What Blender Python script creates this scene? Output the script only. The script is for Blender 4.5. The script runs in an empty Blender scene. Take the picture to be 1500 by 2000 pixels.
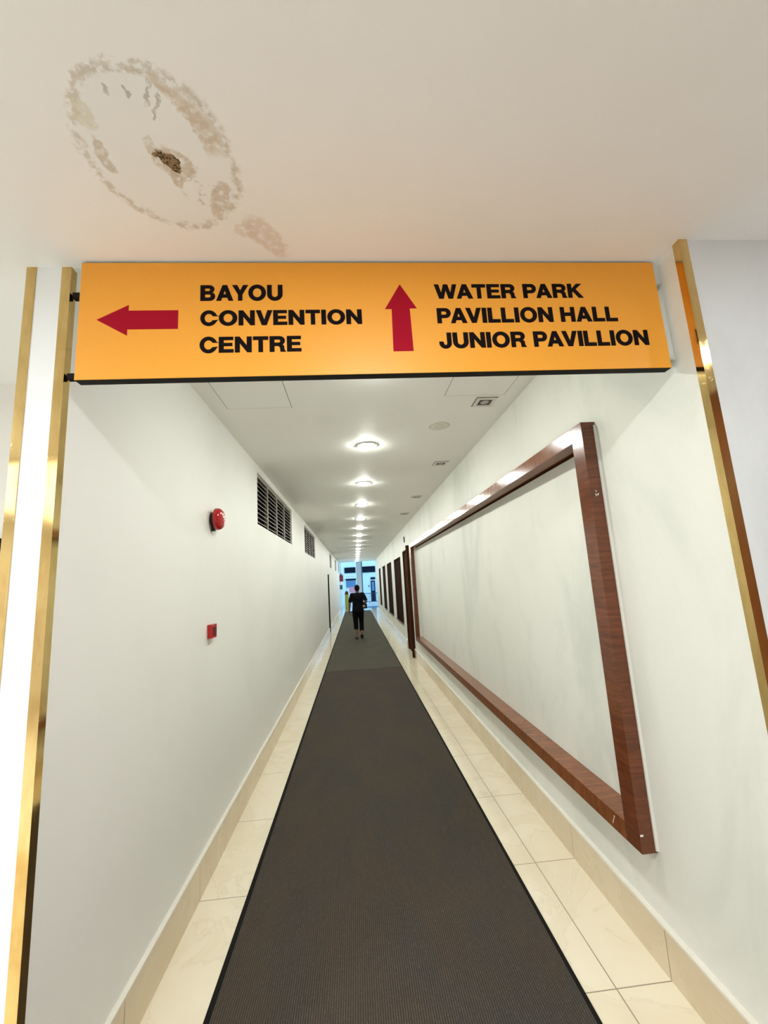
import bpy, bmesh, math, random
from mathutils import Vector, Matrix

random.seed(7)
C = bpy.context.scene.collection
sc = bpy.context.scene

# ------------------------------------------------------------------ camera, world, light, exposure
cam_data = bpy.data.cameras.new('camera')
cam = bpy.data.objects.new('camera', cam_data)
C.objects.link(cam)
F_PX, YAW, PITCH, ROLL, CAM_H = 810.535, 0.0779560, 0.1644886, -0.0594852, 1.8
fw = Vector((math.sin(YAW) * math.cos(PITCH), math.cos(YAW) * math.cos(PITCH), math.sin(PITCH)))
rt = Vector((math.cos(YAW), -math.sin(YAW), 0))
up = rt.cross(fw)
r2 = math.cos(ROLL) * rt + math.sin(ROLL) * up
u2 = -math.sin(ROLL) * rt + math.cos(ROLL) * up
cam.matrix_world = Matrix(((r2.x, u2.x, -fw.x, 0), (r2.y, u2.y, -fw.y, 0), (r2.z, u2.z, -fw.z, CAM_H), (0, 0, 0, 1)))
cam_data.sensor_fit = 'HORIZONTAL'
cam_data.sensor_width = 36.0
cam_data.lens = F_PX / 1500 * 36.0
cam_data.clip_start = 0.05
cam_data.clip_end = 300
sc.camera = cam

sc.view_settings.view_transform = 'Standard'
sc.view_settings.look = 'None'
sc.view_settings.gamma = 1
sc.view_settings.use_curve_mapping = False
sc.view_settings.exposure = 0.79
sc.cycles.use_denoising = True
sc.cycles.use_adaptive_sampling = True
sc.cycles.adaptive_threshold = 0.03
sc.cycles.max_bounces = 10
sc.cycles.diffuse_bounces = 6
sc.cycles.glossy_bounces = 4
sc.cycles.sample_clamp_indirect = 6

world = bpy.data.worlds.new('world')
sc.world = world
world.use_nodes = True
bg = world.node_tree.nodes['Background']
bg.inputs['Color'].default_value = (0.36, 0.68, 1.0, 1)      # cool dusk sky, outside the far end of the passage
bg.inputs['Strength'].default_value = 1.25

CORRIDOR_LAMP = 138.0
HALL_LAMP = 385.0
CORRIDOR_COL = (0.985, 1.0, 0.93)
HALL_COL = (0.97, 0.99, 1.0)

# ------------------------------------------------------------------ measures (metres)
WL, WR = -1.025, 1.325          # corridor wall faces
WLO = -1.18                     # outer face of the left wall
SK_L, SK_R = -1.003, 1.300      # skirting faces
CZ, HZ = 3.15, 3.05             # corridor / hall ceiling heights
YF_L, YF_R = 1.487, 1.345       # front ends of the corridor walls
Y_END_L, Y_END_R, Y_CEIL = 28.4, 26.0, 27.5

# ------------------------------------------------------------------ object helpers
def link(o, parent=None):
    C.objects.link(o)
    if parent is not None:
        o.parent = parent
    return o

def tag(o, label=None, cat=None, group=None, kind=None):
    if label: o['label'] = label
    if cat: o['category'] = cat
    if group: o['group'] = group
    if kind: o['kind'] = kind
    return o

def thing(name, label, cat, loc=(0, 0, 0), rz=0.0, group=None):
    o = bpy.data.objects.new(name, None)
    o.location = loc
    o.rotation_euler = (0, 0, rz)
    link(o)
    return tag(o, label, cat, group)

def copy_tree(o, parent=None):
    c = o.copy()
    C.objects.link(c)
    c.parent = parent
    for ch in list(o.children):
        copy_tree(ch, c)
    return c

class MB:
    """collects shapes, then links them as ONE mesh object"""
    def __init__(self):
        self.bm = bmesh.new()
    def box(self, x0, x1, y0, y1, z0, z1):
        v = [self.bm.verts.new(p) for p in ((x0, y0, z0), (x1, y0, z0), (x1, y1, z0), (x0, y1, z0),
                                            (x0, y0, z1), (x1, y0, z1), (x1, y1, z1), (x0, y1, z1))]
        for f in ((0, 3, 2, 1), (4, 5, 6, 7), (0, 1, 5, 4), (1, 2, 6, 5), (2, 3, 7, 6), (3, 0, 4, 7)):
            self.bm.faces.new([v[i] for i in f])
        return self
    def prism(self, pts, d):
        """closed polygon of 3D points swept along vector d"""
        n = len(pts)
        a = [self.bm.verts.new(p) for p in pts]
        b = [self.bm.verts.new(Vector(p) + Vector(d)) for p in pts]
        self.bm.faces.new(a[::-1]); self.bm.faces.new(b)
        for i in range(n):
            j = (i + 1) % n
            self.bm.faces.new((a[i], a[j], b[j], b[i]))
        return self
    def lathe(self, prof, origin=(0, 0, 0), axis='Z', seg=40):
        """profile of (radius, height) turned round an axis"""
        rings = []
        o = Vector(origin)
        def P(x, y, z):
            if axis == 'Z': return o + Vector((x, y, z))
            if axis == 'X': return o + Vector((z, x, y))
            return o + Vector((y, z, x))
        for r, h in prof:
            if r < 1e-6:
                rings.append([self.bm.verts.new(P(0, 0, h))])
            else:
                rings.append([self.bm.verts.new(P(r * math.cos(2 * math.pi * k / seg), r * math.sin(2 * math.pi * k / seg), h)) for k in range(seg)])
        for A, B in zip(rings, rings[1:]):
            for k in range(seg):
                l = (k + 1) % seg
                if len(A) == 1 and len(B) == 1: continue
                if len(A) == 1: self.bm.faces.new((A[0], B[l], B[k]))
                elif len(B) == 1: self.bm.faces.new((A[k], A[l], B[0]))
                else: self.bm.faces.new((A[k], A[l], B[l], B[k]))
        if len(rings[0]) > 1: self.bm.faces.new(rings[0][::-1])
        if len(rings[-1]) > 1: self.bm.faces.new(rings[-1])
        return self
    def tube(self, pts, radii, seg=12, squash=(1, 1)):
        """loft round sections along a polyline; radii may be numbers or (rx, ry)"""
        pts = [Vector(p) for p in pts]
        n = len(pts)
        if not hasattr(radii, '__len__'): radii = [radii] * n
        rings = []
        ref = None
        for i, p in enumerate(pts):
            t = (pts[min(i + 1, n - 1)] - pts[max(i - 1, 0)]).normalized()
            if ref is None:
                a = Vector((1, 0, 0)) if abs(t.x) < 0.9 else Vector((0, 1, 0))
            else:
                a = ref
            a = (a - t * a.dot(t)).normalized()
            b = t.cross(a)
            ref = a
            r = radii[i]
            ra, rb = r if hasattr(r, '__len__') else (r, r)
            rings.append([self.bm.verts.new(p + a * ra * math.cos(2 * math.pi * k / seg) + b * rb * math.sin(2 * math.pi * k / seg)) for k in range(seg)])
        for A, B in zip(rings, rings[1:]):
            for k in range(seg):
                l = (k + 1) % seg
                self.bm.faces.new((A[k], A[l], B[l], B[k]))
        self.bm.faces.new(rings[0][::-1]); self.bm.faces.new(rings[-1])
        return self
    def ball(self, c, r, seg=20, ring=12):
        m = Matrix.Translation(c) @ Matrix.Diagonal((r[0], r[1], r[2], 1)) if hasattr(r, '__len__') else Matrix.Translation(c) @ Matrix.Scale(r, 4)
        bmesh.ops.create_uvsphere(self.bm, u_segments=seg, v_segments=ring, radius=1, matrix=m)
        return self
    def build(self, name, mat, parent=None, smooth=False, bevel=0.0, seg=2, remesh=0.0, soft=0, loc=None):
        bmesh.ops.recalc_face_normals(self.bm, faces=self.bm.faces)
        if bevel:
            bmesh.ops.bevel(self.bm, geom=self.bm.edges[:], offset=bevel, segments=seg, profile=0.7, affect='EDGES', clamp_overlap=True)
        me = bpy.data.meshes.new(name)
        self.bm.to_mesh(me)
        self.bm.free()
        o = bpy.data.objects.new(name, me)
        link(o, parent)
        if loc: o.location = loc
        if remesh:
            md = o.modifiers.new('r', 'REMESH'); md.mode = 'VOXEL'; md.voxel_size = remesh
            if soft:
                s = o.modifiers.new('s', 'SMOOTH'); s.factor = 0.5; s.iterations = soft
            dg = bpy.context.evaluated_depsgraph_get()
            nm = bpy.data.meshes.new_from_object(o.evaluated_get(dg))
            o.modifiers.clear()
            o.data = nm
            nm.name = name
            me = nm
        me.materials.clear()
        for m in (mat if isinstance(mat, (list, tuple)) else [mat]):
            me.materials.append(m)
        if smooth:
            for p in me.polygons: p.use_smooth = True
            if smooth == 'angle':
                me.set_sharp_from_angle(angle=math.radians(35))
        return o

def struct(name, mb, mat, parent=None, **k):
    o = mb.build(name, mat, parent, **k)
    if parent is None: o['kind'] = 'structure'
    return o

# ------------------------------------------------------------------ material helpers
class S:
    """socket arithmetic"""
    def __init__(self, nt, v): self.nt, self.v = nt, v
    def _m(self, op, *a):
        n = self.nt.nodes.new('ShaderNodeMath'); n.operation = op
        for i, x in enumerate((self,) + a):
            x = x.v if isinstance(x, S) else x
            if isinstance(x, (int, float)): n.inputs[i].default_value = x
            else: self.nt.links.new(x, n.inputs[i])
        return S(self.nt, n.outputs[0])
    def __add__(s, o): return s._m('ADD', o)
    def __sub__(s, o): return s._m('SUBTRACT', o)
    def __mul__(s, o): return s._m('MULTIPLY', o)
    def __truediv__(s, o): return s._m('DIVIDE', o)
    def abs(s): return s._m('ABSOLUTE')
    def fract(s): return s._m('FRACT')
    def floor(s): return s._m('FLOOR')
    def sin(s): return s._m('SINE')
    def sqrt(s): return s._m('SQRT')
    def min(s, o): return s._m('MINIMUM', o)
    def max(s, o): return s._m('MAXIMUM', o)
    def lt(s, o): return s._m('LESS_THAN', o)
    def gt(s, o): return s._m('GREATER_THAN', o)
    def inv(s):
        return S(s.nt, 1.0)._m('SUBTRACT', s)
    def step(s, a, b):
        """smooth ramp: 0 at a, 1 at b"""
        n = s.nt.nodes.new('ShaderNodeMapRange'); n.interpolation_type = 'SMOOTHSTEP'
        s.nt.links.new(s.v, n.inputs['Value'])
        n.inputs['From Min'].default_value = a; n.inputs['From Max'].default_value = b
        if a > b:
            n.inputs['From Min'].default_value = b; n.inputs['From Max'].default_value = a
            n.inputs['To Min'].default_value = 1; n.inputs['To Max'].default_value = 0
        return S(s.nt, n.outputs[0])

class Mat:
    def __init__(self, name, rough=0.6, metal=0.0, color=(0.8, 0.8, 0.8), spec=0.5):
        self.m = bpy.data.materials.new(name)
        self.m.use_nodes = True
        self.nt = self.m.node_tree
        self.b = self.nt.nodes['Principled BSDF']
        self.b.inputs['Roughness'].default_value = rough
        self.b.inputs['Metallic'].default_value = metal
        self.b.inputs['Base Color'].default_value = (*color, 1)
        self.b.inputs['Specular IOR Level'].default_value = spec
        self.tc = None
    def coord(self):
        if self.tc is None: self.tc = self.nt.nodes.new('ShaderNodeTexCoord')
        return self.tc.outputs['Object']
    def xyz(self):
        n = self.nt.nodes.new('ShaderNodeSeparateXYZ'); self.nt.links.new(self.coord(), n.inputs[0])
        return [S(self.nt, n.outputs[i]) for i in range(3)]
    def noise(self, scale=5, detail=3, rough=0.5, stretch=(1, 1, 1), dist=0.0, off=(0, 0, 0)):
        mp = self.nt.nodes.new('ShaderNodeMapping'); self.nt.links.new(self.coord(), mp.inputs[0])
        mp.inputs['Scale'].default_value = stretch
        mp.inputs['Location'].default_value = off
        n = self.nt.nodes.new('ShaderNodeTexNoise'); self.nt.links.new(mp.outputs[0], n.inputs['Vector'])
        n.inputs['Scale'].default_value = scale; n.inputs['Detail'].default_value = detail
        n.inputs['Roughness'].default_value = rough; n.inputs['Distortion'].default_value = dist
        return S(self.nt, n.outputs[0])
    def mix(self, a, b, fac):
        n = self.nt.nodes.new('ShaderNodeMix'); n.data_type = 'RGBA'
        for s, v in ((n.inputs['A'], a), (n.inputs['B'], b)) if False else ((n.inputs[6], a), (n.inputs[7], b)):
            if isinstance(v, tuple): s.default_value = (*v[:3], 1)
            else: self.nt.links.new(v, s)
        if isinstance(fac, S): self.nt.links.new(fac.v, n.inputs[0])
        else: n.inputs[0].default_value = fac
        return n.outputs[2]
    def set(self, key, v):
        if isinstance(v, S): v = v.v
        if isinstance(v, tuple): self.b.inputs[key].default_value = (*v, 1) if len(v) == 3 else v
        elif isinstance(v, (int, float)): self.b.inputs[key].default_value = v
        else: self.nt.links.new(v, self.b.inputs[key])
        return self
    def bump(self, h, strength=0.2, dist=0.01):
        n = self.nt.nodes.new('ShaderNodeBump'); n.inputs['Strength'].default_value = strength
        n.inputs['Distance'].default_value = dist
        self.nt.links.new(h.v, n.inputs['Height']); self.nt.links.new(n.outputs[0], self.b.inputs['Normal'])
        return self

def plain(name, color, rough=0.6, metal=0.0, spec=0.5, var=0.06, scale=20):
    """one colour with a little procedural variation"""
    M = Mat(name, rough, metal, color, spec)
    n = M.noise(scale, 3)
    dark = tuple(c * (1 - var) for c in color); lite = tuple(min(1, c * (1 + var)) for c in color)
    M.set('Base Color', M.mix(dark, lite, n))
    return M.m

def emit(name, color, strength):
    m = bpy.data.materials.new(name); m.use_nodes = True
    b = m.node_tree.nodes['Principled BSDF']
    b.inputs['Base Color'].default_value = (0.8, 0.8, 0.8, 1)
    b.inputs['Emission Color'].default_value = (*color, 1)
    b.inputs['Emission Strength'].default_value = strength
    return m

# ---- wall paint
def wall_paint(name, base, tint, patch=None, pstr=0.0):
    M = Mat(name, 0.55, 0, base, 0.3)
    big = M.noise(0.9, 4, 0.55)
    col = M.mix(base, tint, big.step(0.42, 0.68))
    fine = M.noise(60, 2)
    if patch:
        streak = M.noise(1.5, 5, 0.6, stretch=(1, 1.0, 0.5), dist=0.6, off=(3, 1, 2))
        col = M.mix(col, patch, streak.step(0.48, 0.72) * pstr)
    M.set('Base Color', col)
    M.bump(fine + M.noise(7, 3) * 2.0, 0.08, 0.004)
    return M.m

WALL = wall_paint('wall_paint_cream', (0.80, 0.80, 0.765), (0.77, 0.775, 0.74))
WALL_R = wall_paint('wall_paint_stained', (0.745, 0.753, 0.70), (0.72, 0.73, 0.675), (0.60, 0.63, 0.575), 0.8)
WALL_W = wall_paint('wall_paint_white', (0.82, 0.865, 0.875), (0.80, 0.845, 0.855))
WALL_P = wall_paint('wall_paint_patchy_white', (0.72, 0.77, 0.79), (0.70, 0.75, 0.77), (0.60, 0.64, 0.64), 0.6)
CEIL_C = wall_paint('ceiling_paint', (0.90, 0.905, 0.87), (0.885, 0.885, 0.845))

# ---- hall ceiling with the water stain and the filler patch round it
def hall_ceiling():
    M = Mat('ceiling_paint_stained', 0.7, 0, (0.8, 0.8, 0.75), 0.2)
    base = M.mix((0.87, 0.90, 0.915), (0.86, 0.885, 0.895), M.noise(1.1, 3).step(0.4, 0.65))
    x, y, z = M.xyz()
    nz = M.noise(9, 5, 0.6); nf = M.noise(38, 4, 0.65); nb = M.noise(3.2, 3)
    x = x + (M.noise(22, 4, 0.6, off=(3, 0, 0)) - 0.5) * 0.045 + (M.noise(75, 3, 0.6, off=(1, 4, 0)) - 0.5) * 0.016
    y = y + (M.noise(22, 4, 0.6, off=(0, 5, 0)) - 0.5) * 0.045 + (M.noise(75, 3, 0.6, off=(2, 9, 0)) - 0.5) * 0.016
    wob = (nz - 0.5) * 0.16 + (nb - 0.5) * 0.18 + (nf - 0.5) * 0.05
    dx = (x + 0.507) / 0.208; dy = (y - 1.065) / 0.232
    d = (dx * dx + dy * dy).sqrt() + wob
    inner = d.step(1.02, 0.96)
    col = M.mix(base, (0.83, 0.865, 0.875), inner)                                   # filler disc
    rim = d.step(0.90, 0.97) * d.step(1.08, 1.0)
    col = M.mix(col, (0.58, 0.55, 0.48), rim * nf.step(0.40, 0.60) * 0.85)              # torn edge
    # tan crescent on the right of the disc
    ex = (x + 0.535) / 0.165; ey = (y - 1.055) / 0.205
    e = (ex * ex + ey * ey).sqrt() + wob * 0.5
    cres = e.step(0.98, 1.05) * d.step(0.98, 0.88) * (x + y * 0.25).step(-0.25, -0.22) * y.step(1.07, 1.01)
    col = M.mix(col, (0.57, 0.475, 0.36), cres * nf.step(0.25, 0.6) * 0.8)
    def blot(c, cx, cy, rx, ry, color, k, ang=0.0, w=0.5, lo=0.3, hi=0.55):
        ca, sa = math.cos(ang), math.sin(ang)
        px = (x - cx) * ca + (y - cy) * sa; py = (y - cy) * ca - (x - cx) * sa
        q = ((px / rx) * (px / rx) + (py / ry) * (py / ry)).sqrt() + (nz - 0.5) * w * 2 + (nf - 0.5) * w
        return M.mix(c, color, q.step(1.05, 0.8) * nf.step(lo, hi) * k)
    col = blot(col, -0.664, 1.055, 0.019, 0.058, (0.52, 0.46, 0.37), 0.7)
    col = blot(col, -0.655, 0.945, 0.03, 0.045, (0.66, 0.65, 0.52), 0.6)
    col = blot(col, -0.47, 1.075, 0.062, 0.045, (0.55, 0.47, 0.37), 0.75, 0.5)
    col = blot(col, -0.52, 1.025, 0.018, 0.03, (0.60, 0.56, 0.49), 0.7)
    col = blot(col, -0.487, 1.125, 0.02, 0.028, (0.50, 0.41, 0.31), 0.7)
    col = blot(col, -0.38, 1.19, 0.028, 0.07, (0.55, 0.47, 0.37), 0.7, 0.45)
    col = blot(col, -0.43, 1.14, 0.075, 0.085, (0.50, 0.45, 0.38), 0.55, 0, 0.5, 0.55, 0.62)
    for cx, cy, rx, ry, an in ((-0.561, 0.892, 0.008, 0.011, 0), (-0.515, 0.897, 0.006, 0.012, .3), (-0.460, 0.880, 0.007, 0.018, .5),
                               (-0.474, 0.903, 0.006, 0.02, .4), (-0.468, 0.94, 0.005, 0.024, .45), (-0.447, 0.915, 0.006, 0.022, .5)):
        col = blot(col, cx, cy, rx, ry, (0.44, 0.43, 0.40), 0.75, an, 0.4)
    col = blot(col, -0.455, 0.842, 0.03, 0.014, (0.55, 0.53, 0.47), 0.6)
    # second, faint stain nearer the sign
    col = blot(col, -0.262, 1.335, 0.105, 0.05, (0.64, 0.545, 0.45), 0.55, 1.0, 0.4)
    col = blot(col, -0.335, 1.31, 0.04, 0.03, (0.66, 0.575, 0.49), 0.45, 0.4, 0.5)
    # hole where the water came through
    hx = (x + 0.488) * 0.68 + (y - 1.068) * 0.73; hy = (y - 1.068) * 0.68 - (x + 0.488) * 0.73
    h = ((hx / 0.042) * (hx / 0.042) + (hy / 0.021) * (hy / 0.021)).sqrt() + (nz - 0.5) * 0.5
    hole = h.step(1.0, 0.9)
    brown = M.mix((0.035, 0.022, 0.012), (0.30, 0.215, 0.12), M.noise(150, 3, 0.6).step(0.40, 0.58))
    col = M.mix(col, brown, hole)
    M.set('Base Color', col)
    M.bump(inner * 0.6 + nf * 0.3 - hole * 3.0 + M.noise(120, 2) * 0.1, 0.35, 0.004)
    return M.m
CEIL_H = hall_ceiling()

# ---- polished cream tile
TILE, TX, TY = 0.824, 1.046, 2.047
def tile_mat(name, c1, c2, grout, axis_x=True):
    M = Mat(name, 0.09, 0, c1, 0.5)
    x, y, z = M.xyz()
    ty = ((y - TY + 100 * TILE) / TILE).fract()
    gy = (ty - 0.5).abs().gt(0.5 - 0.0028 / TILE)
    g = gy
    idy = ((y - TY + 100 * TILE) / TILE).floor()
    if axis_x:
        tx = ((x - TX + 100 * TILE) / TILE).fract()
        g = g.max((tx - 0.5).abs().gt(0.5 - 0.0028 / TILE))
        idy = idy + ((x - TX + 100 * TILE) / TILE).floor() * 7.3
    shade = ((idy * 12.9898).sin() * 43758.5).fract()
    vein = M.noise(1.7, 6, 0.6, dist=1.3)
    n2 = M.noise(14, 4, 0.6)
    col = M.mix(c1, c2, vein.step(0.38, 0.66) * 0.7 + n2 * 0.2 + shade * 0.25)
    col = M.mix(col, tuple(c * 0.86 for c in c2), (vein - 0.5).abs().step(0.018, 0.0) * 0.35)
    col = M.mix(col, grout, g * 0.85)
    M.set('Base Color', col)
    M.set('Roughness', g * 0.5 + 0.09 + n2 * 0.03)
    return M.m
TILE_F = tile_mat('floor_tile_cream', (0.79, 0.725, 0.575), (0.73, 0.65, 0.485), (0.22, 0.17, 0.11))
TILE_S = tile_mat('skirting_tile_beige', (0.66, 0.56, 0.41), (0.60, 0.495, 0.345), (0.25, 0.18, 0.11), False)
GROUT_TOP = plain('skirting_top_plaster', (0.68, 0.65, 0.575), 0.7, scale=30)

# ---- ribbed carpet
def carpet_mat(name, c1, c2, c3):
    M = Mat(name, 0.95, 0, c1, 0.15)
    x, y, z = M.xyz()
    rib = ((x * (2 * math.pi / 0.0105)).sin() + 1) * 0.5
    n = M.noise(170, 3, 0.7, stretch=(1, 0.5, 1)); big = M.noise(1.6, 4, 0.6, stretch=(1.6, 0.8, 1))
    col = M.mix(c1, c2, big.step(0.36, 0.66))
    col = M.mix(col, c3, n.step(0.45, 0.75) * 0.8)
    col = M.mix(col, tuple(c * 0.35 for c in c1), rib.step(0.5, 0.05) * 0.8)
    M.set('Base Color', col)
    M.bump(rib + n * 0.6, 0.5, 0.004)
    return M.m
CARPET_A = carpet_mat('carpet_ribbed_brown', (0.073, 0.056, 0.042), (0.056, 0.053, 0.048), (0.115, 0.090, 0.068))
CARPET_B = carpet_mat('carpet_ribbed_grey', (0.100, 0.092, 0.068), (0.085, 0.082, 0.063), (0.132, 0.122, 0.094))
RUBBER = plain('black_rubber', (0.010, 0.009, 0.008), 0.9, spec=0.1)

# ---- wood veneer, cross grain in bands
def wood_mat(name, c1, c2, stretch, rough=0.22, coat=0.5, wave=1.0):
    M = Mat(name, rough, 0, c1, 0.5)
    n = M.noise(4.0, 6, 0.65, stretch=stretch, dist=0.5)
    b = M.noise(1.0, 2, 0.5, stretch=tuple(s * 0.55 for s in stretch), off=(5, 2, 7))
    col = M.mix(c1, c2, n.step(0.33, 0.68))
    col = M.mix(col, tuple(c * 0.62 for c in c1), b.step(0.45, 0.7) * 0.6)
    M.set('Base Color', col)
    M.b.inputs['Coat Weight'].default_value = coat
    M.b.inputs['Coat Roughness'].default_value = 0.12
    M.bump(n, 0.03, 0.002)
    return M.m
WOOD_STILE = wood_mat('wood_red_brown_stile', (0.165, 0.046, 0.014), (0.095, 0.024, 0.008), (1.6, 1.6, 16), 0.2, 0.05)
WOOD_RAIL = wood_mat('wood_red_brown_rail', (0.250, 0.080, 0.021), (0.145, 0.040, 0.011), (1.6, 16, 1.6), 0.17, 0.05)
WOOD_DOOR = wood_mat('wood_dark_brown', (0.060, 0.020, 0.009), (0.032, 0.010, 0.005), (9, 9, 1.0), 0.8, 0.0)
WOOD_SILL = wood_mat('wood_sill_glossy', (0.16, 0.09, 0.07), (0.10, 0.05, 0.04), (9, 1, 9), 0.12, 0.9)
WOOD_SHUT = wood_mat('wood_shutter_dark', (0.030, 0.012, 0.006), (0.018, 0.007, 0.004), (9, 9, 1.0), 0.85, 0.0)
for _m in (WOOD_SHUT, WOOD_DOOR): _m.node_tree.nodes['Principled BSDF'].inputs['Specular IOR Level'].default_value = 0.02
WOOD_HALL = wood_mat('wood_hall_panel', (0.40, 0.24, 0.12), (0.30, 0.17, 0.08), (4, 4, 0.6), 0.35, 0.2)
WOOD_HALLD = wood_mat('wood_hall_dark_panel', (0.21, 0.082, 0.034), (0.13, 0.045, 0.02), (4, 4, 0.6), 0.35, 0.2)

def brass_mat():
    M = Mat('polished_brass', 0.10, 1.0, (0.80, 0.62, 0.31))
    n = M.noise(9, 4, 0.6, stretch=(2, 2, 0.7)); s = M.noise(46, 3, 0.6)
    M.set('Base Color', M.mix((0.74, 0.54, 0.23), (0.64, 0.44, 0.17), n.step(0.4, 0.68)))
    M.set('Roughness', n * 0.10 + s.step(0.58, 0.75) * 0.12 + 0.03)
    M.bump(n, 0.02, 0.002)
    return M.m
BRASS = brass_mat()

SIGN_O = plain('sign_orange_vinyl', (0.86, 0.375, 0.032), 0.45, var=0.02, scale=90)
SIGN_K = plain('sign_black_case', (0.010, 0.009, 0.008), 0.7, spec=0.15)
INK = plain('sign_black_lettering', (0.008, 0.005, 0.006), 0.8, spec=0.08)
ARROW_R = plain('sign_red_arrow', (0.36, 0.003, 0.020), 0.7, spec=0.12, var=0.03)
RED = plain('red_enamel', (0.43, 0.012, 0.014), 0.16)
RED_DEEP = plain('deep_red_sign', (0.20, 0.008, 0.02), 0.4)
RED_DARK = plain('red_dark_plastic', (0.13, 0.014, 0.012), 0.6, spec=0.2)
BLACK = plain('black_plastic', (0.012, 0.012, 0.012), 0.45)
WHITE = plain('white_enamel', (0.80, 0.79, 0.74), 0.4)
TRIM_W = plain('white_lamp_trim', (0.72, 0.71, 0.66), 0.4)
DARKGAP = plain('dark_gap', (0.16, 0.15, 0.13), 0.9)
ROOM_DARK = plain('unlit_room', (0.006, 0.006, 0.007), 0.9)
MULLION = plain('grey_aluminium_mullion', (0.30, 0.28, 0.235), 0.5)
BLADE = plain('dark_louvre_glass', (0.006, 0.006, 0.006), 0.8, spec=0.05)
BLADE_E = plain('louvre_edge', (0.27, 0.25, 0.225), 0.5)
LENS = plain('frosted_lens', (0.42, 0.42, 0.40), 0.25)
LAMP_C = emit('corridor_lamp_diffuser', CORRIDOR_COL, CORRIDOR_LAMP)
LAMP_H = emit('hall_lamp_diffuser', HALL_COL, HALL_LAMP)
LAMP_H1 = emit('hall_front_lamp_diffuser', HALL_COL, HALL_LAMP * 0.72)
LAMP_H2 = emit('hall_side_lamp_diffuser', HALL_COL, HALL_LAMP * 0.13)
FILL_PANEL = emit('fill_panel_glow', HALL_COL, 1.6)

# ------------------------------------------------------------------ structure
def wall_with_holes(x0, x1, y0, y1, z0, z1, holes):
    """a wall along Y with rectangular openings (ya, yb, za, zb)"""
    mb = MB()
    ys = sorted({y0, y1, *[h[0] for h in holes], *[h[1] for h in holes]})
    for a, b in zip(ys, ys[1:]):
        if a < y0 or b > y1: continue
        m = (a + b) / 2
        hs = sorted([h for h in holes if h[0] < m < h[1]], key=lambda h: h[2])
        z = z0
        for h in hs:
            if h[2] > z: mb.box(x0, x1, a, b, z, h[2])
            z = h[3]
        if z < z1: mb.box(x0, x1, a, b, z, z1)
    return mb

LEFT_WINDOWS = [(4.54, 7.05), (8.84, 11.15), (17.55, 18.85), (22.2, 23.4), (26.4, 27.4)]
LDOOR = (15.9, 16.5, 0.0, 2.17)
holes_l = [(a, b, 2.49, 3.07) for a, b in LEFT_WINDOWS] + [LDOOR]
struct('wall_left', wall_with_holes(WLO, WL, YF_L, Y_END_L, 0, 3.4, holes_l), WALL)

RIGHT_WINDOWS = [(12.0, 13.95), (15.1, 17.05), (18.2, 19.85), (21.6, 22.95)]
RDOOR = (10.12, 11.35, 0.0, 2.56)
INSET = (2.145, 9.135, 0.575, 2.505)
holes_r = [(a, b, 0.56, 2.47) for a, b in RIGHT_WINDOWS] + [RDOOR, INSET]
struct('wall_right', wall_with_holes(WR, 1.55, YF_R, Y_END_R, 0, 3.4, holes_r), WALL_R)
struct('wall_inset', MB().box(1.378, 1.45, *INSET), WALL_R)
# white front faces: hall side
struct('wall_front_right', MB().box(WR + 0.0, 2.62, YF_R - 0.002, YF_R + 0.0, 0, 3.4).box(1.552, 2.62, YF_R, 1.55, 0, 3.4), WALL_P)
struct('wall_front_left', MB().box(WLO, WL, YF_L - 0.002, YF_L - 0.0, 0, 3.4), WALL_W)
# hall round and behind the camera, only seen in the brass
struct('wall_far_left', MB().box(-5.2, WLO, 2.385, 2.55, 0, 3.4), WALL)
struct('wall_hall_left', MB().box(-5.35, -5.2, -5.2, 2.55, 0, 3.4), WALL)
struct('wall_hall_back', MB().box(-5.35, 2.8, -5.35, -5.2, 0, 3.4), WALL)
struct('wall_hall_right', MB().box(2.62, 2.8, -5.2, 1.55, 0, 3.4), WALL)
struct('trim_1', MB().box(-5.19, 2.6, -5.2, -5.16, 0.0, 2.2), WOOD_HALL)
struct('trim_2', MB().box(2.58, 2.62, -5.1, 1.33, 0.0, 2.98), WOOD_HALLD)

struct('floor', MB().box(-5.35, 2.8, -0.62, 30.2, -0.12, 0), TILE_F)
struct('floor_hall', MB().box(-5.35, 2.8, -5.35, -0.621, -0.12, 0), plain('hall_floor_bounce', (0.86, 0.86, 0.85), 0.15, scale=2))  # unseen floor made near-white to bounce neutral light onto the ceiling
struct('ceiling', MB().box(WL - 0.1, 1.45, 1.49, Y_CEIL, CZ, CZ + 0.15), CEIL_C)
struct('ceiling_hall', MB().box(-5.35, 2.8, -5.35, 1.49, HZ, HZ + 0.35).box(-5.35, WLO, 1.49, 2.55, HZ, HZ + 0.35), CEIL_H)

def skirting(name, faces, x_wall, x_face, x_back):
    """tile skirting with a plaster bead on top"""
    mb = MB()
    for a, b in faces: mb.box(min(x_back, x_face), max(x_back, x_face), a, b, 0, 0.196)
    o = struct(name, mb, TILE_S)
    tb = MB()
    for a, b in faces: tb.box(min(x_back, x_face), max(x_back, x_face), a, b, 0.196, 0.207)
    tb.build('top_bead', GROUT_TOP, o)
skirting('baseboard_left', [(1.52, 15.9), (16.5, Y_END_L)], WL, SK_L, WL)
skirting('baseboard_right', [(YF_R + .03, 9.98), (11.42, Y_END_R)], WR, SK_R, WR)

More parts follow.
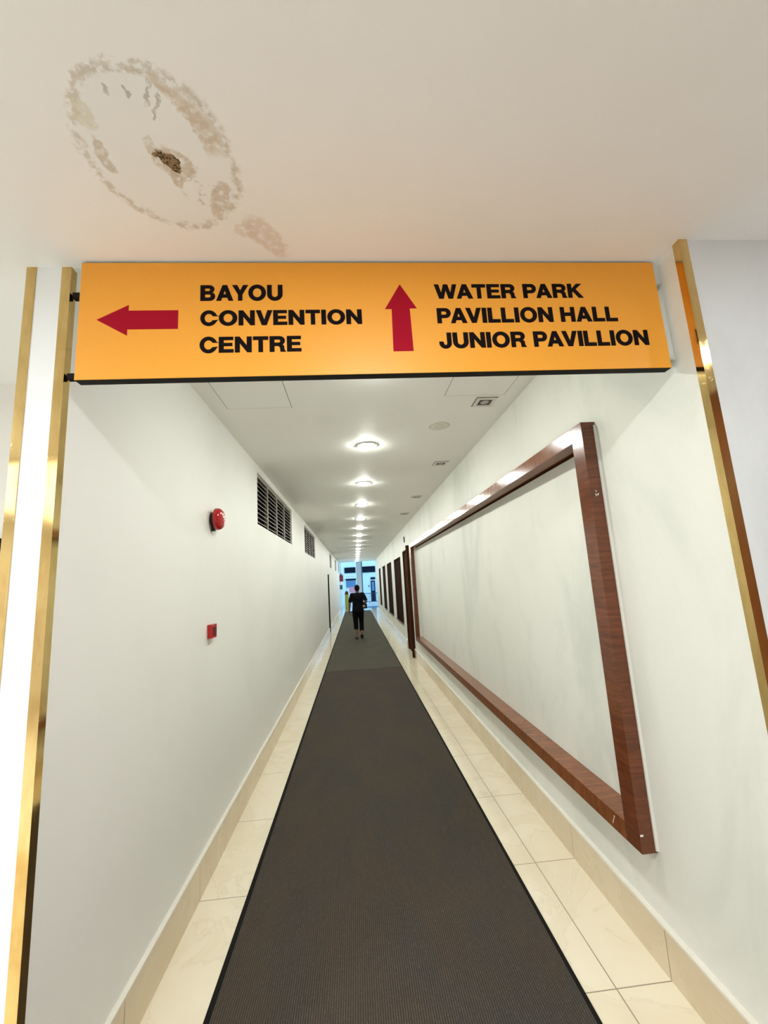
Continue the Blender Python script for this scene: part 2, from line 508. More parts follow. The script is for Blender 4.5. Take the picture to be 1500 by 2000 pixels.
# brass corner trims, hollow L sections standing on the wall ends
def l_trim(name, x_edge, dirx, yf, ret_x, w=0.0315, d=0.030, t=0.003):
    mb = MB()
    x2 = x_edge + dirx * w
    mb.box(min(x_edge, x2), max(x_edge, x2), yf - t, yf, 0, HZ)
    if ret_x is not None:
        mb.box(min(ret_x, ret_x + (-dirx) * t), max(ret_x, ret_x + (-dirx) * t), yf - t, yf + d, 0, HZ)
    return struct(name, mb, BRASS)
l_trim('trim_3', WLO, 1, YF_L - 0.002, WLO)
l_trim('trim_4', WL, -1, YF_L - 0.002, WL)
l_trim('trim_5', WR, 1, YF_R - 0.002, WR)

# ------------------------------------------------------------------ the hanging sign
sign = thing('directory_sign', 'wide orange direction sign with black lettering and two red arrows over the passage', 'sign', (0.165, 1.47, 2.569))
SX0, SX1, SY, SZ0, SZ1 = -0.965, 1.295, 1.451, 2.569, 3.041
def part(mb, name, mat, root, **k):
    """build in world coordinates, then hang under a root standing at its own place"""
    o = mb.build(name, mat, None, **k)
    o.data.transform(Matrix.Translation(root.location).inverted())
    o.parent = root
    return o
part(MB().box(SX0 + .001, SX1 - .001, SY + 0.0022, SY + 0.0375, SZ0, SZ1), 'case', SIGN_K, sign)
part(MB().box(SX0, SX1, SY, SY + 0.002, SZ0 + 0.0015, SZ1), 'face_panel', SIGN_O, sign)
for xa, xb, z, m in ((WL + .008, SX0 + .03, 2.925, SIGN_K), (WL + .008, SX0 + .03, 2.595, SIGN_K), (SX1 - .03, WR, 2.94, SIGN_K), (SX1 - .03, WR, 2.604, MULLION)):
    part(MB().box(xa, xb, SY + 0.038, SY + 0.060, z, z + 0.022), 'bracket', m, sign)

# letters: outlines in cap-height units, holes listed after the outline
def arc(cx, cy, rx, ry, a0, a1, n=14):
    return [(cx + rx * math.cos(math.radians(a0 + (a1 - a0) * i / n)), cy + ry * math.sin(math.radians(a0 + (a1 - a0) * i / n))) for i in range(n + 1)]
T = 0.235   # stem
H_ = 0.19   # bar
def g_B():
    w = 0.86
    out = [(0, 0), (0.50, 0)] + arc(0.55, 0.275, 0.31, 0.275, -90, 70, 12)[0:] + arc(0.52, 0.76, 0.29, 0.24, -40, 90, 12) + [(0, 1)]
    h1 = [(T, 0.17), (T, 0.43)] + arc(0.50, 0.30, 0.135, 0.13, 90, -90, 10)
    h2 = [(T, 0.60), (T, 0.83)] + arc(0.48, 0.715, 0.12, 0.115, 90, -90, 10)
    return w, [out, h1, h2]
def g_A():
    w = 0.98
    out = [(0, 0), (0.37, 1), (0.62, 1), (w, 0), (0.735, 0), (0.665, 0.205), (0.31, 0.205), (0.24, 0)]
    return w, [out, [(0.37, 0.385), (0.608, 0.385), (0.49, 0.745)]]
def g_Y():
    w = 0.92
    return w, [[(0.35, 0), (0.35, 0.39), (0, 1), (0.265, 1), (0.462, 0.61), (0.66, 1), (w, 1), (0.57, 0.39), (0.57, 0)]]
def g_O():
    w = 1.05
    return w, [arc(w / 2, 0.5, w / 2, 0.525, 0, 360, 40)[:-1], arc(w / 2, 0.5, w / 2 - 0.23, 0.525 - 0.19, 0, 360, 36)[:-1]]
def g_U():
    w = 0.92
    return w, [[(0, 1)] + arc(w / 2, 0.40, w / 2, 0.425, 180, 360, 20) + [(w, 1), (w - T - .01, 1)] + arc(w / 2, 0.40, w / 2 - T - .01, 0.425 - 0.195, 0, -180, 18) + [(T + .01, 1)]]
def g_C():
    w = 1.0
    c = w / 2 + 0.01
    o = arc(c, 0.5, c, 0.525, 17, 343, 36)[0:]
    o = [(c + (c - .03) * math.cos(math.radians(a)), 0.5 + 0.525 * math.sin(math.radians(a))) for a in [20 + i * 9.0 for i in range(36)] if a <= 340] 
    i_ = [(c + (c - 0.235) * math.cos(math.radians(a)), 0.5 + 0.335 * math.sin(math.radians(a))) for a in [327 - i * 9.0 for i in range(34)] if a >= 32]
    return w, [[(w - .01, 0.665)] + o[0:] + [(w - .005, 0.345), (0.755, 0.315)] + i_ + [(0.745, 0.665)]]
def g_N():
    w = 0.92
    return w, [[(0, 0), (0, 1), (0.235, 1), (w - T, 0.36), (w - T, 1), (w, 1), (w, 0), (w - 0.225, 0), (T, 0.655), (T, 0)]]
def g_V():
    w = 0.93
    return w, [[(0.335, 0), (0, 1), (0.25, 1), (0.468, 0.27), (0.685, 1), (w, 1), (0.595, 0)]]
def g_E():
    w = 0.80
    return w, [[(0, 0), (0, 1), (w - .02, 1), (w - .02, 0.83), (T, 0.83), (T, 0.59), (w - .07, 0.59), (w - .07, 0.43), (T, 0.43), (T, 0.17), (w, 0.17), (w, 0)]]
def g_T():
    w = 0.84
    return w, [[(0.315, 0), (0.315, 0.81), (0, 0.81), (0, 1), (w, 1), (w, 0.81), (0.53, 0.81), (0.53, 0)]]
def g_I():
    return T + .005, [[(0, 0), (0, 1), (T + .005, 1), (T + .005, 0)]]
def g_R():
    w = 0.89
    out = [(0, 0), (0, 1), (0.54, 1)] + arc(0.55, 0.72, 0.30, 0.28, 88, -50, 12) + [(0.70, 0.44), (0.80, 0.36), (0.82, 0.10), (w, 0.03), (w, 0), (0.625, 0), (0.60, 0.27), (0.50, 0.385), (T, 0.385), (T, 0)]
    return w, [out, [(T, 0.56), (T, 0.82)] + arc(0.505, 0.69, 0.125, 0.13, 90, -90, 10)]
def g_W():
    w = 1.38
    return w, [[(0.265, 0), (0, 1), (0.235, 1), (0.395, 0.31), (0.57, 1), (0.81, 1), (0.985, 0.31), (1.145, 1), (w, 1), (1.115, 0), (0.865, 0), (0.69, 0.69), (0.515, 0)]]
def g_P():
    w = 0.83
    out = [(0, 0), (0, 1), (0.50, 1)] + arc(0.52, 0.68, 0.31, 0.32, 88, -90, 16) + [(T, 0.36), (T, 0)]
    return w, [out, [(T, 0.54), (T, 0.82)] + arc(0.48, 0.68, 0.125, 0.14, 90, -90, 10)]
def g_K():
    w = 0.95
    return w, [[(0, 0), (0, 1), (T, 1), (T, 0.60), (0.60, 1), (0.89, 1), (0.49, 0.625), (w, 0), (0.67, 0), (0.335, 0.475), (T, 0.36), (T, 0)]]
def g_L():
    w = 0.74
    return w, [[(0, 0), (0, 1), (T, 1), (T, 0.19), (w, 0.19), (w, 0)]]
def g_H():
    w = 0.91
    return w, [[(0, 0), (0, 1), (T, 1), (T, 0.61), (w - T, 0.61), (w - T, 1), (w, 1), (w, 0), (w - T, 0), (w - T, 0.415), (T, 0.415), (T, 0)]]
def g_J():
    w = 0.72
    return w, [[(w, 1)] + arc(w / 2, 0.32, w / 2, 0.345, 0, -180, 18) + [(0, 0.40), (0.205, 0.40)] + arc(w / 2, 0.33, w / 2 - T, 0.345 - 0.18, 180, 360, 14) + [(w - T, 1)]]
GL = {k[2:]: v for k, v in globals().items() if k.startswith('g_') and len(k) == 3}

def word(text, x0, x1, z0, z1, tilt=0.0):
    """a line of letters as one flat raised mesh between x0 and x1"""
    cu = bpy.data.curves.new('lettering', 'CURVE'); cu.dimensions = '2D'; cu.fill_mode = 'BOTH'
    x = 0.0; polys = []
    GAP = 0.125
    kern = {('A', 'Y'): -.12, ('A', 'V'): -.12, ('P', 'A'): -.1, ('W', 'A'): -.1, ('A', 'T'): -.1, ('Y', 'O'): -.05, ('V', 'E'): -.02, ('A', 'L'): 0, ('V', 'I'): -.02}
    prev = None
    for ch in text:
        if ch == ' ':
            x += 0.42; prev = None; continue
        w, ps = GL[ch]()
        x += kern.get((prev, ch), 0.0)
        for p in ps: polys.append([(x + a, b) for a, b in p])
        x += w + GAP; prev = ch
    total = x - GAP
    for p in polys:
        sp = cu.splines.new('POLY'); sp.points.add(len(p) - 1)
        for q, (a, b) in zip(sp.points, p): q.co = (x0 + .0017 + a / total * (x1 - x0 - .0034), z0 + .0017 + b * (z1 - z0 - .0034), 0, 1)
        sp.use_cyclic_u = True
    cu.extrude = 0.0006
    cu.offset = 0.0017
    tmp = bpy.data.objects.new('tmp', cu); C.objects.link(tmp)
    dg = bpy.context.evaluated_depsgraph_get()
    me = bpy.data.meshes.new_from_object(tmp.evaluated_get(dg))
    bpy.data.objects.remove(tmp); bpy.data.curves.remove(cu)
    me.transform(Matrix(((1, 0, 0, 0), (0, 0, -1, SY - 0.0004), (0, 1, 0, 0), (0, 0, 0, 1))))
    me.transform(Matrix.Translation(sign.location).inverted())
    o = bpy.data.objects.new('lettering', me); link(o, sign)
    me.materials.clear(); me.materials.append(INK)
    return o
word('BAYOU', -0.532, -0.226, 2.879, 2.945)
word('CONVENTION', -0.533, 0.073, 2.776, 2.838)
word('CENTRE', -0.534, -0.160, 2.666, 2.730)
word('WATER PARK', 0.364, 0.973, 2.881, 2.944)
word('PAVILLION HALL', 0.366, 1.104, 2.775, 2.840)
word('JUNIOR PAVILLION', 0.366, 1.219, 2.669, 2.735)
def arrow(pts):
    part(MB().prism([(a, SY - 0.001, b) for a, b in pts], (0, 0.0008, 0)), 'arrow', ARROW_R, sign)
arrow([(-0.900, 2.805), (-0.789, 2.864), (-0.789, 2.841), (-0.611, 2.841), (-0.611, 2.765), (-0.791, 2.765), (-0.791, 2.740)])
arrow([(0.228, 2.945), (0.164, 2.838), (0.190, 2.838), (0.186, 2.660), (0.264, 2.660), (0.261, 2.840), (0.289, 2.840)])

# ------------------------------------------------------------------ carpets
def carpet(name, y0, y1, mat, label, x0=-0.727, x1=0.903, h=0.010):
    r = thing(name, label, 'carpet', ((x0 + x1) / 2, (y0 + y1) / 2, 0))
    part(MB().box(x0 + 0.028, x1 - 0.022, y0 + .004, y1 - .004, 0.0005, h), 'ribbed_pile', mat, r)
    part(MB().box(x0, x0 + 0.028, y0, y1, 0.0005, h - 0.003).box(x1 - 0.022, x1, y0, y1, 0.0005, h - 0.003)
         .box(x0 + .028, x1 - .022, y0, y0 + .004, .0005, h - .003).box(x0 + .028, x1 - .022, y1 - .004, y1, .0005, h - .003), 'rubber_edge', RUBBER, r)
carpet('carpet_runner', -1.2, 9.10, CARPET_A, 'long dark brown ribbed carpet runner nearest the camera, up to the cross seam')
carpet('carpet_runner', 9.11, 27.5, CARPET_B, 'grey ribbed carpet runner beyond the seam, under the walking man')

# ------------------------------------------------------------------ big empty wooden frame on the right wall
FX = 1.247
fr = thing('wall_frame', 'large empty red-brown wooden frame on the right passage wall', 'frame', (WR, 5.64, 0.5))
FY0, FY1, FZ0, FZ1, FB, FBS = 2.045, 9.235, 0.50, 2.58, 0.085, 0.108
part(MB().box(FX, WR, FY0 + FBS, FY1 - FBS, FZ1 - FB, FZ1).box(WR, 1.377, FY0 + FBS, FY1 - FBS, FZ1 - FB, FZ1 - FB + .004), 'rail', WOOD_RAIL, fr, bevel=0.001)
part(MB().box(FX, WR, FY0 + FBS, FY1 - FBS, FZ0, FZ0 + FB).box(WR, 1.377, FY0 + FBS, FY1 - FBS, FZ0 + FB - .004, FZ0 + FB), 'rail', WOOD_RAIL, fr, bevel=0.001)
part(MB().box(FX, WR, FY0, FY0 + FBS, FZ0, FZ1), 'stile', WOOD_STILE, fr, bevel=0.0015)
part(MB().box(FX, WR, FY1 - FBS, FY1, FZ0, FZ1), 'stile', WOOD_STILE, fr, bevel=0.0015)
b = part(MB().box(1.362, 1.377, FY0 + FBS, FY1 - FBS, FZ1 - FB - 0.010, FZ1 - FB), 'inner_bead', WOOD_DOOR, fr)
b['label'] = 'dark bead under the top rail'
b = part(MB().box(WR - 0.012, WR, FY0 - 0.008, FY0, FZ0 + .01, FZ1 - .02), 'sealant_bead', WALL_R, fr)
b['label'] = 'pale sealant along the near edge'
ch = MB().box(FX + 0.003, FX + 0.017, FY0 - 0.0012, FY0 + 0.001, 0.573, 0.581)
for k, (dx, z) in enumerate(((0.030, 2.195), (0.026, 2.178), (0.036, 2.176), (0.028, 2.172), (0.040, 2.18))):
    ch.box(FX + dx, FX + dx + 0.004, FY0 - 0.001, FY0 + 0.001, z, z + 0.008)
for k in range(4):
    a = 2.235 + 0.006 * k; z = 0.560 - 0.012 * k
    ch.box(FX - 0.0008, FX + 0.001, a, a + 0.006, z, z + 0.006)
b = part(ch, 'paint_chip', WHITE, fr); b['label'] = 'small white paint chips'

# ------------------------------------------------------------------ right wall: doorway and tall shuttered windows
d = struct('door_1', MB().box(WR + 0.03, WR + 0.07, RDOOR[0] + .02, RDOOR[1] - .02, 0.0, RDOOR[3]), WOOD_DOOR)
cas = MB().box(1.262, WR + .02, 9.985, RDOOR[0] + .012, 0, 2.62)
cas.box(WR - .004, WR + .07, RDOOR[1] - .02, RDOOR[1], 0, 2.56).box(WR - .004, WR + .07, RDOOR[0] + .012, RDOOR[1] - .02, 2.52, 2.56)
cas.build('door_casing', WOOD_DOOR, d)
MB().box(WR + .018, WR + .03, RDOOR[0] + .15, RDOOR[1] - .15, 0.2, 1.0).build('door_panel', WOOD_DOOR, d)
MB().box(WR + .018, WR + .03, RDOOR[0] + .15, RDOOR[1] - .15, 1.15, 2.4).build('door_panel', WOOD_DOOR, d)
sign_edge = tag(MB().box(1.298, WR, 10.66, 10.68, 2.75, 2.90).build('projecting_plate', BLACK), 'small dark plate projecting from the wall above the brown door', 'plate')

for i, (a, b_) in enumerate(RIGHT_WINDOWS):
    w = struct('window_%d' % (i + 1), MB().box(WR + .05, WR + .08, a, b_, 0.56, 2.47), WOOD_SHUT)
    fm = MB().box(WR - .006, WR + .05, a, a + .03, .60, 2.47).box(WR - .006, WR + .05, b_ - .03, b_, .60, 2.47).box(WR - .006, WR + .05, a + .03, b_ - .03, 2.43, 2.47)
    fm.build('window_frame', WOOD_SHUT, w)
    MB().box(WR - .035, WR + .05, a, b_, 0.56, 0.60).build('window_sill', WOOD_SILL, w)
    n = 4
    for k in range(n):
        y0 = a + .04 + (b_ - a - .08) * k / n; y1 = a + .04 + (b_ - a - .08) * (k + 1) / n
        MB().box(WR + .012, WR + .05, y0 + .012, y1 - .012, .62, 2.41).build('shutter_panel', WOOD_SHUT, w)

# ------------------------------------------------------------------ left wall: louvre windows and narrow door
def louvre_window(idx, a, b_):
    z0, z1 = 2.49, 3.07
    xi = WL - 0.036                 # plane of the louvres
    w = struct('window_%d' % idx, MB().box(WLO + .004, WLO + .012, a, b_, z0, z1), ROOM_DARK)
    f = MB().box(xi - .02, xi + .015, a, b_, z1 - .03, z1).box(xi - .02, xi + .015, a, b_, z0, z0 + .012)
    f.box(xi - .02, xi + .015, a, a + .02, z0 + .012, z1 - .03).box(xi - .02, xi + .015, b_ - .035, b_, z0 + .012, z1 - .03)
    f.build('window_frame', MULLION, w)
    n = 4
    L = (b_ - a)
    edges = [a + .02 + (L - .055) * k / n for k in range(n + 1)]
    for k in range(1, n):
        MB().box(xi - .02, xi + .02, edges[k] - .024, edges[k] + .024, z0 + .012, z1 - .03).build('mullion', MULLION, w)
    for k in range(n):
        bl = MB(); be = MB()
        y0 = edges[k] + (.025 if k else .001); y1 = edges[k + 1] - (.025 if k < n - 1 else .001)
        for j in range(10):
            zc = z0 + .03 + j * (z1 - z0 - .075) / 10 + .012
            # tilted pane: front edge low
            bl.prism([(xi + .016, y0, zc - .010), (xi + .018, y0, zc - .004), (xi - .050, y0, zc + .042), (xi - .052, y0, zc + .036)], (0, y1 - y0, 0))
            be.box(xi + .0185, xi + .024, y0, y1, zc - .009, zc - .002)
        lb = bl.build('louvre_blades', BLADE, w)
        be.build('blade_edges', BLADE_E, lb)
for i, (a, b_) in enumerate(LEFT_WINDOWS):
    louvre_window(len(RIGHT_WINDOWS) + 1 + i, a, b_)
d2 = struct('door_2', MB().box(WL - .10, WL - .06, LDOOR[0], LDOOR[1], 0, LDOOR[3]), WOOD_SHUT)
MB().box(WL - .06, WL + .012, LDOOR[1] - .05, LDOOR[1] + .02, 0, LDOOR[3] + .02).build('door_casing', WOOD_SHUT, d2)
MB().box(WL - .06, WL + .004, LDOOR[0] - .01, LDOOR[0] + .04, 0, LDOOR[3] + .02).build('door_casing', WOOD_SHUT, d2)
d3 = struct('door_3', MB().box(-2.80, -1.985, 2.345, 2.385, 0, 2.08), WOOD_DOOR)
MB().box(-2.88, -2.80, 2.335, 2.385, 0, 2.15).box(-1.985, -1.905, 2.335, 2.385, 0, 2.15).box(-2.80, -1.985, 2.335, 2.385, 2.08, 2.15).build('door_casing', WOOD_DOOR, d3)

# ------------------------------------------------------------------ red alarm bell and call point on the left wall
bell = thing('fire_alarm_bell', 'round red fire alarm bell on a black base on the left wall', 'alarm bell', (WL, 3.085, 2.318))
MB().lathe([(0.050, 0), (0.052, .004), (0.052, .026), (.046, .030), (0, .030)], (0, 0, 0), 'X', 36).build('base', BLACK, bell, smooth='angle')
MB().lathe([(0.079, .030), (0.081, .034), (0.080, .050), (.074, .066), (.060, .078), (.040, .084), (.020, .086), (0, .086)], (0, 0, 0), 'X', 48).build('gong', RED, bell, smooth='angle')
MB().lathe([(0.011, .086), (0.011, .089), (.007, .092), (0, .092)], (0, 0, 0), 'X', 20).build('centre_screw', LENS, bell, smooth='angle')
MB().box(.0, .026, -.012, .012, -.088, -.045).build('striker_box', BLACK, bell, bevel=.002)

cp = thing('fire_call_point', 'small square red break-glass call point below the alarm bell', 'call point', (WL, 3.06, 1.528))
MB().box(0, .034, -.048, .048, -.046, .046).build('box', RED, cp, bevel=.004)
MB().box(.034, .037, -.030, .030, -.030, .028).build('break_glass', RED_DARK, cp, bevel=.001)
MB().box(.037, .0385, -.013, .013, -.006, .006).build('press_mark', BLACK, cp)

# ------------------------------------------------------------------ ceiling lamps
def downlight(mat, r=0.088, dome=0.024):
    t = thing('ceiling_downlight', 'x', 'ceiling light', (0, 0, 0))
    MB().lathe([(r, -.0005), (r + .012, -.0005), (r + .014, -.004), (r + .010, -.011), (r, -.012), (r, -.0005)], (0, 0, 0), 'Z', 40).build('trim_ring', TRIM_W, t, smooth='angle')
    MB().lathe([(r - .001, -.002)] + [((r - .001) * math.cos(math.radians(a)), -.010 - dome * math.sin(math.radians(a))) for a in (0, 20, 45, 68)] + [(0, -.010 - dome)], (0, 0, 0), 'Z', 24).build('diffuser', mat, t, smooth=True)
    return t
ORD = ['nearest the camera beyond the sign', 'second from the sign', 'third from the sign', 'fourth from the sign', 'fifth from the sign', 'sixth from the sign',
       'seventh from the sign', 'eighth from the sign', 'ninth from the sign', 'tenth from the sign', 'eleventh from the sign', 'twelfth from the sign',
       'thirteenth from the sign', 'second to last before the open end', 'last before the open end']
lamp0 = downlight(LAMP_C)
lamp0.location = (0.18, 2.39, CZ)
lamp0['label'] = 'round lit downlight hidden just behind the orange sign'
lamp0['group'] = 'downlights along the passage ceiling'
for k, o_ in enumerate(ORD):
    c = copy_tree(lamp0)
    c.location = (0.18, 3.99 + 1.6 * k, CZ)
    c['label'] = 'round glowing downlight in the passage row, ' + o_
hl = downlight(LAMP_H1, dome=0.003)
hl['group'] = 'downlights in the hall ceiling'
hl['label'] = 'hall downlight above the camera'
hl.location = (0.15, 0.12, HZ)
for p_, l_, m_ in (((2.2, 0.50, HZ), 'hall downlight beside the right wall', LAMP_H2), ((-2.6, 0.1, HZ), 'hall downlight left of the camera', LAMP_H), ((-0.2, -3.2, HZ), 'added fill downlight far behind the camera, unseen', LAMP_H), ((1.4, -1.9, HZ), 'added fill downlight behind the camera by the right wall, unseen', LAMP_H2)):  # the two behind the camera are added, unseen, for ambient fill
    c = downlight(m_, dome=0.003); c['group'] = hl['group']
    c.location = p_; c['label'] = l_

lp = thing('fill_light_panel', 'large square fill light panel added unseen behind the camera', 'ceiling light', (-2.6, -2.8, HZ))  # added source: brightens the brass reflections and softens the hall light
MB().box(-2.0, 2.0, -2.0, 2.0, -.03, -.004).build('diffuser', FILL_PANEL, lp)
MB().box(-2.06, -2.0, -2.06, 2.06, -.04, 0).box(2.0, 2.06, -2.06, 2.06, -.04, 0).box(-2.0, 2.0, -2.06, -2.0, -.04, 0).box(-2.0, 2.0, 2.0, 2.06, -.04, 0).build('frame', TRIM_W, lp)

# square spotlights along the right side, switched off
sp0 = thing('ceiling_spotlight', 'x', 'spotlight', (0, 0, 0), 0, 'square unlit spotlights by the right wall')
fo, fi = 0.080, 0.052
MB().box(-fo, fo, -fo, -fi, -.008, 0).box(-fo, fo, fi, fo, -.008, 0).box(-fo, -fi, -fi, fi, -.008, 0).box(fi, fo, -fi, fi, -.008, 0).build('trim_frame', TRIM_W, sp0)
MB().box(-fi, fi, -fi, fi, -.003, -.001).build('recess', BLACK, sp0)
MB().lathe([(.034, -.0032), (.034, -.006), (.028, -.010), (.012, -.012), (0, -.0125)], (0, 0, 0), 'Z', 30).build('lens', LENS, sp0, smooth='angle')
MB().box(-fo - .006, fo + .006, -fo - .006, -fo - .001, -.004, 0).box(-fo - .006, -fo - .001, -fo - .001, fo, -.004, 0).build('shadow_gap', DARKGAP, sp0)
for k, (y, l_) in enumerate(((3.03, 'square unlit spotlight nearest the sign, beside the ceiling hatch'), (4.75, 'second square unlit spotlight along the right side of the ceiling'),
                             (6.73, 'third square unlit spotlight along the right side of the ceiling'), (8.46, 'farthest square unlit spotlight along the right side of the ceiling'))):
    c = sp0 if k == 0 else copy_tree(sp0)
    c.location = (1.085, y, CZ); c['label'] = l_

# flush access hatches: thin groove round a painted panel
def hatch(x0, x1, y0, y1, label):
    r = thing('ceiling_hatch', label, 'ceiling hatch', ((x0 + x1) / 2, (y0 + y1) / 2, CZ))
    part(MB().box(x0 + .004, x1 - .004, y0 + .004, y1 - .004, CZ - .002, CZ), 'panel', CEIL_C, r)
    part(MB().box(x0, x0 + .003, y0, y1, CZ - .001, CZ).box(x1 - .003, x1, y0, y1, CZ - .001, CZ).box(x0 + .003, x1 - .003, y1 - .003, y1, CZ - .001, CZ).box(x0 + .003, x1 - .003, y0, y0 + .003, CZ - .001, CZ), 'groove', DARKGAP, r)
hatch(-0.90, -0.42, 2.2, 3.035, 'flush painted ceiling hatch beside the left wall, just past the sign')
hatch(0.735, 1.20, 2.1, 2.905, 'flush painted ceiling hatch beside the right wall, just past the sign')

# round mark left by a removed fitting
def mark_mat():
    M = Mat('old_fitting_mark', 0.8, 0, (0.7, 0.68, 0.6), 0.2)
    x, y, z = M.xyz()
    n = M.noise(40, 4, 0.6)
    d = (x * x + y * y).sqrt() / 0.1 + (n - 0.5) * 0.25
    ring = d.step(0.75, 0.85) * d.step(1.0, 0.9) + d.step(0.42, 0.36) * d.step(0.2, 0.3)
    M.set('Base Color', M.mix((0.74, 0.725, 0.65), (0.58, 0.55, 0.46), ring.min(1.0) * 0.7))
    return M.m
MARK = mark_mat()
o = MB().lathe([(0.098, 0), (0.094, -.003), (.05, -.003), (.045, -.005), (0, -.005)], (0, 0, 0), 'Z', 40).build('ceiling_patch', MARK, None, smooth='angle', loc=(0.82, 3.52, CZ))
tag(o, 'round plastered-over mark on the passage ceiling between lamps and right wall', 'ceiling patch')

# ------------------------------------------------------------------ the man walking away
SKIN = plain('skin', (0.20, 0.095, 0.058), 0.55)
SHIRT = plain('black_cotton', (0.005, 0.0045, 0.007), 0.9, spec=0.1)
TROUS = plain('black_trousers', (0.004, 0.004, 0.005), 0.9, spec=0.1)
HAIR = plain('black_hair', (0.004, 0.004, 0.004), 0.9, spec=0.1)
SHOE = plain('dark_brown_sandal', (0.045, 0.028, 0.016), 0.6)
BAG = plain('dark_bag_fabric', (0.008, 0.008, 0.012), 0.9, spec=0.1)
BAGL = plain('beige_bag_patch', (0.30, 0.25, 0.18), 0.7)

man = thing('person', 'man seen from behind walking away on the carpet in black shirt and cropped black trousers', 'person', (0.045, 13.98, 0.010), 0.0)
J = dict(lh=(-.09, 0, .90), lk=(-.088, .04, .49), la=(-.075, -.05, .09), rh=(.09, 0, .90), rk=(.098, .14, .51), ra=(.095, -.10, .185),
         ls=(-.185, -.005, 1.405), le=(-.262, -.045, 1.125), lw=(-.285, .02, .895), rs=(.185, -.005, 1.405), re=(.288, -.09, 1.17), rw=(.235, .13, 1.10))
def lerp(a, b, t): return tuple(a[i] + (b[i] - a[i]) * t for i in range(3))
body = MB()
body.tube([(0, .0, .82), (0, 0, .92), (0, .005, 1.04), (0, .01, 1.18), (0, .0, 1.30), (0, -.005, 1.39), (0, -.005, 1.44)], [(.13, .10), (.165, .115), (.145, .10), (.155, .11), (.175, .115), (.16, .09), (.08, .065)], 24)
body.tube([(0, -.005, 1.40), (0, .005, 1.47), (0, .018, 1.53)], [.068, .058, .060], 18)
body.ball((0, .025, 1.605), (.077, .098, .108)).ball((0, .05, 1.555), (.058, .07, .062))
body.ball((0, .125, 1.585), (.014, .02, .024)).ball((0, .118, 1.545), (.026, .01, .009))          # nose, mouth
body.ball((-.078, .015, 1.60), (.010, .020, .030)).ball((.078, .015, 1.60), (.010, .020, .030))   # ears
for s in ('l', 'r'):
    h, k, a = J[s + 'h'], J[s + 'k'], J[s + 'a']
    body.tube([h, lerp(h, k, .35), lerp(h, k, .75), k, lerp(k, a, .3), lerp(k, a, .7), a], [.092, .085, .066, .056, .058, .042, .036], 18)
    S_, E_, W_ = J[s + 's'], J[s + 'e'], J[s + 'w']
    body.tube([lerp((0, 0, 1.41), S_, .55), S_, lerp(S_, E_, .4), E_, lerp(E_, W_, .3), W_], [.055, .056, .047, .040, .039, .027], 16)
# feet
la, ra = J['la'], J['ra']
body.tube([(la[0], la[1] - .055, .045), (la[0], la[1], .060), (la[0] - .005, la[1] + .08, .042), (la[0] - .01, la[1] + .165, .028)], [(.034, .036), (.038, .045), (.045, .030), (.038, .016)], 14)
body.tube([(ra[0], ra[1] - .03, .150), (ra[0], ra[1] - .01, .150), (ra[0] - .003, ra[1] + .055, .095), (ra[0] - .006, ra[1] + .125, .048)], [(.030, .030), (.036, .042), (.044, .030), (.036, .016)], 14)
def hand(w, d, side, thumb, curl):
    """palm, four fingers and a thumb; d = hand direction, side = across the palm towards the thumb"""
    w, d, side = Vector(w), Vector(d).normalized(), Vector(side).normalized()
    nrm = d.cross(side)
    p1 = w + d * .085
    body.tube([w - d * .01, w + d * .03, w + d * .06, p1], [(.024, .022), (.034, .018), (.040, .016), (.040, .013)], 14)
    for f in range(4):
        off = side * (.030 - .020 * f)
        L = (.068, .076, .071, .056)[f]
        q = w + d * .078 + off
        c1 = q + d * L * .45 + nrm * curl * L * .18
        c2 = c1 + d * L * .30 + nrm * curl * L * .34
        c3 = c2 + d * L * .12 + nrm * curl * L * .30
        body.tube([q, c1, c2, c3], [.0095, .009, .0082, .0065], 10)
    t0 = w + d * .03 + side * .026
    body.tube([t0, t0 + side * .028 + d * .026, t0 + side * .034 + d * .055 + nrm * curl * .012], [.013, .0115, .0085], 10)
hand(J['lw'], (-.02, .10, -1), (0, 1, .1), 1, 1.0)
hand(J['rw'], (-.55, .75, .05), (.0, .05, 1), 1, 1.2)
body.build('body', SKIN, man, smooth=True, remesh=0.0055, soft=3)

sh = MB()
sh.tube([(0, .0, .86), (0, 0, .95), (0, .005, 1.06), (0, .01, 1.18), (0, .0, 1.30), (0, -.005, 1.385), (0, -.003, 1.43), (0, 0, 1.458)], [(.182, .135), (.186, .135), (.170, .122), (.176, .128), (.19, .132), (.178, .105), (.11, .08), (.070, .066)], 28)
for s in ('l', 'r'):
    S_, E_ = J[s + 's'], J[s + 'e']
    e = lerp(S_, E_, .88)
    sh.tube([lerp((0, 0, 1.40), S_, .5), lerp((0, 0, 1.405), S_, .98), lerp(S_, E_, .4), e], [.066, .069, .064, .060], 18)
sh.build('shirt', SHIRT, man, smooth=True, remesh=0.008, soft=3)
tr = MB()
tr.tube([(0, 0, .80), (0, 0, .90), (0, 0, 1.0)], [(.15, .12), (.176, .128), (.160, .112)], 24)
for s, t_ in (('l', .50), ('r', .80)):
    h, k, a = J[s + 'h'], J[s + 'k'], J[s + 'a']
    tr.tube([h, lerp(h, k, .35), lerp(h, k, .75), k, lerp(k, a, t_ * .6), lerp(k, a, t_)], [.104, .098, .083, .075, .074, .068], 20)
tr.build('trousers', TROUS, man, smooth=True, remesh=0.008, soft=3)
hr = MB()
hr.ball((0, .012, 1.625), (.083, .100, .098)).ball((0, -.02, 1.585), (.076, .070, .075))
hr.build('hair', HAIR, man, smooth=True, remesh=0.006, soft=2)
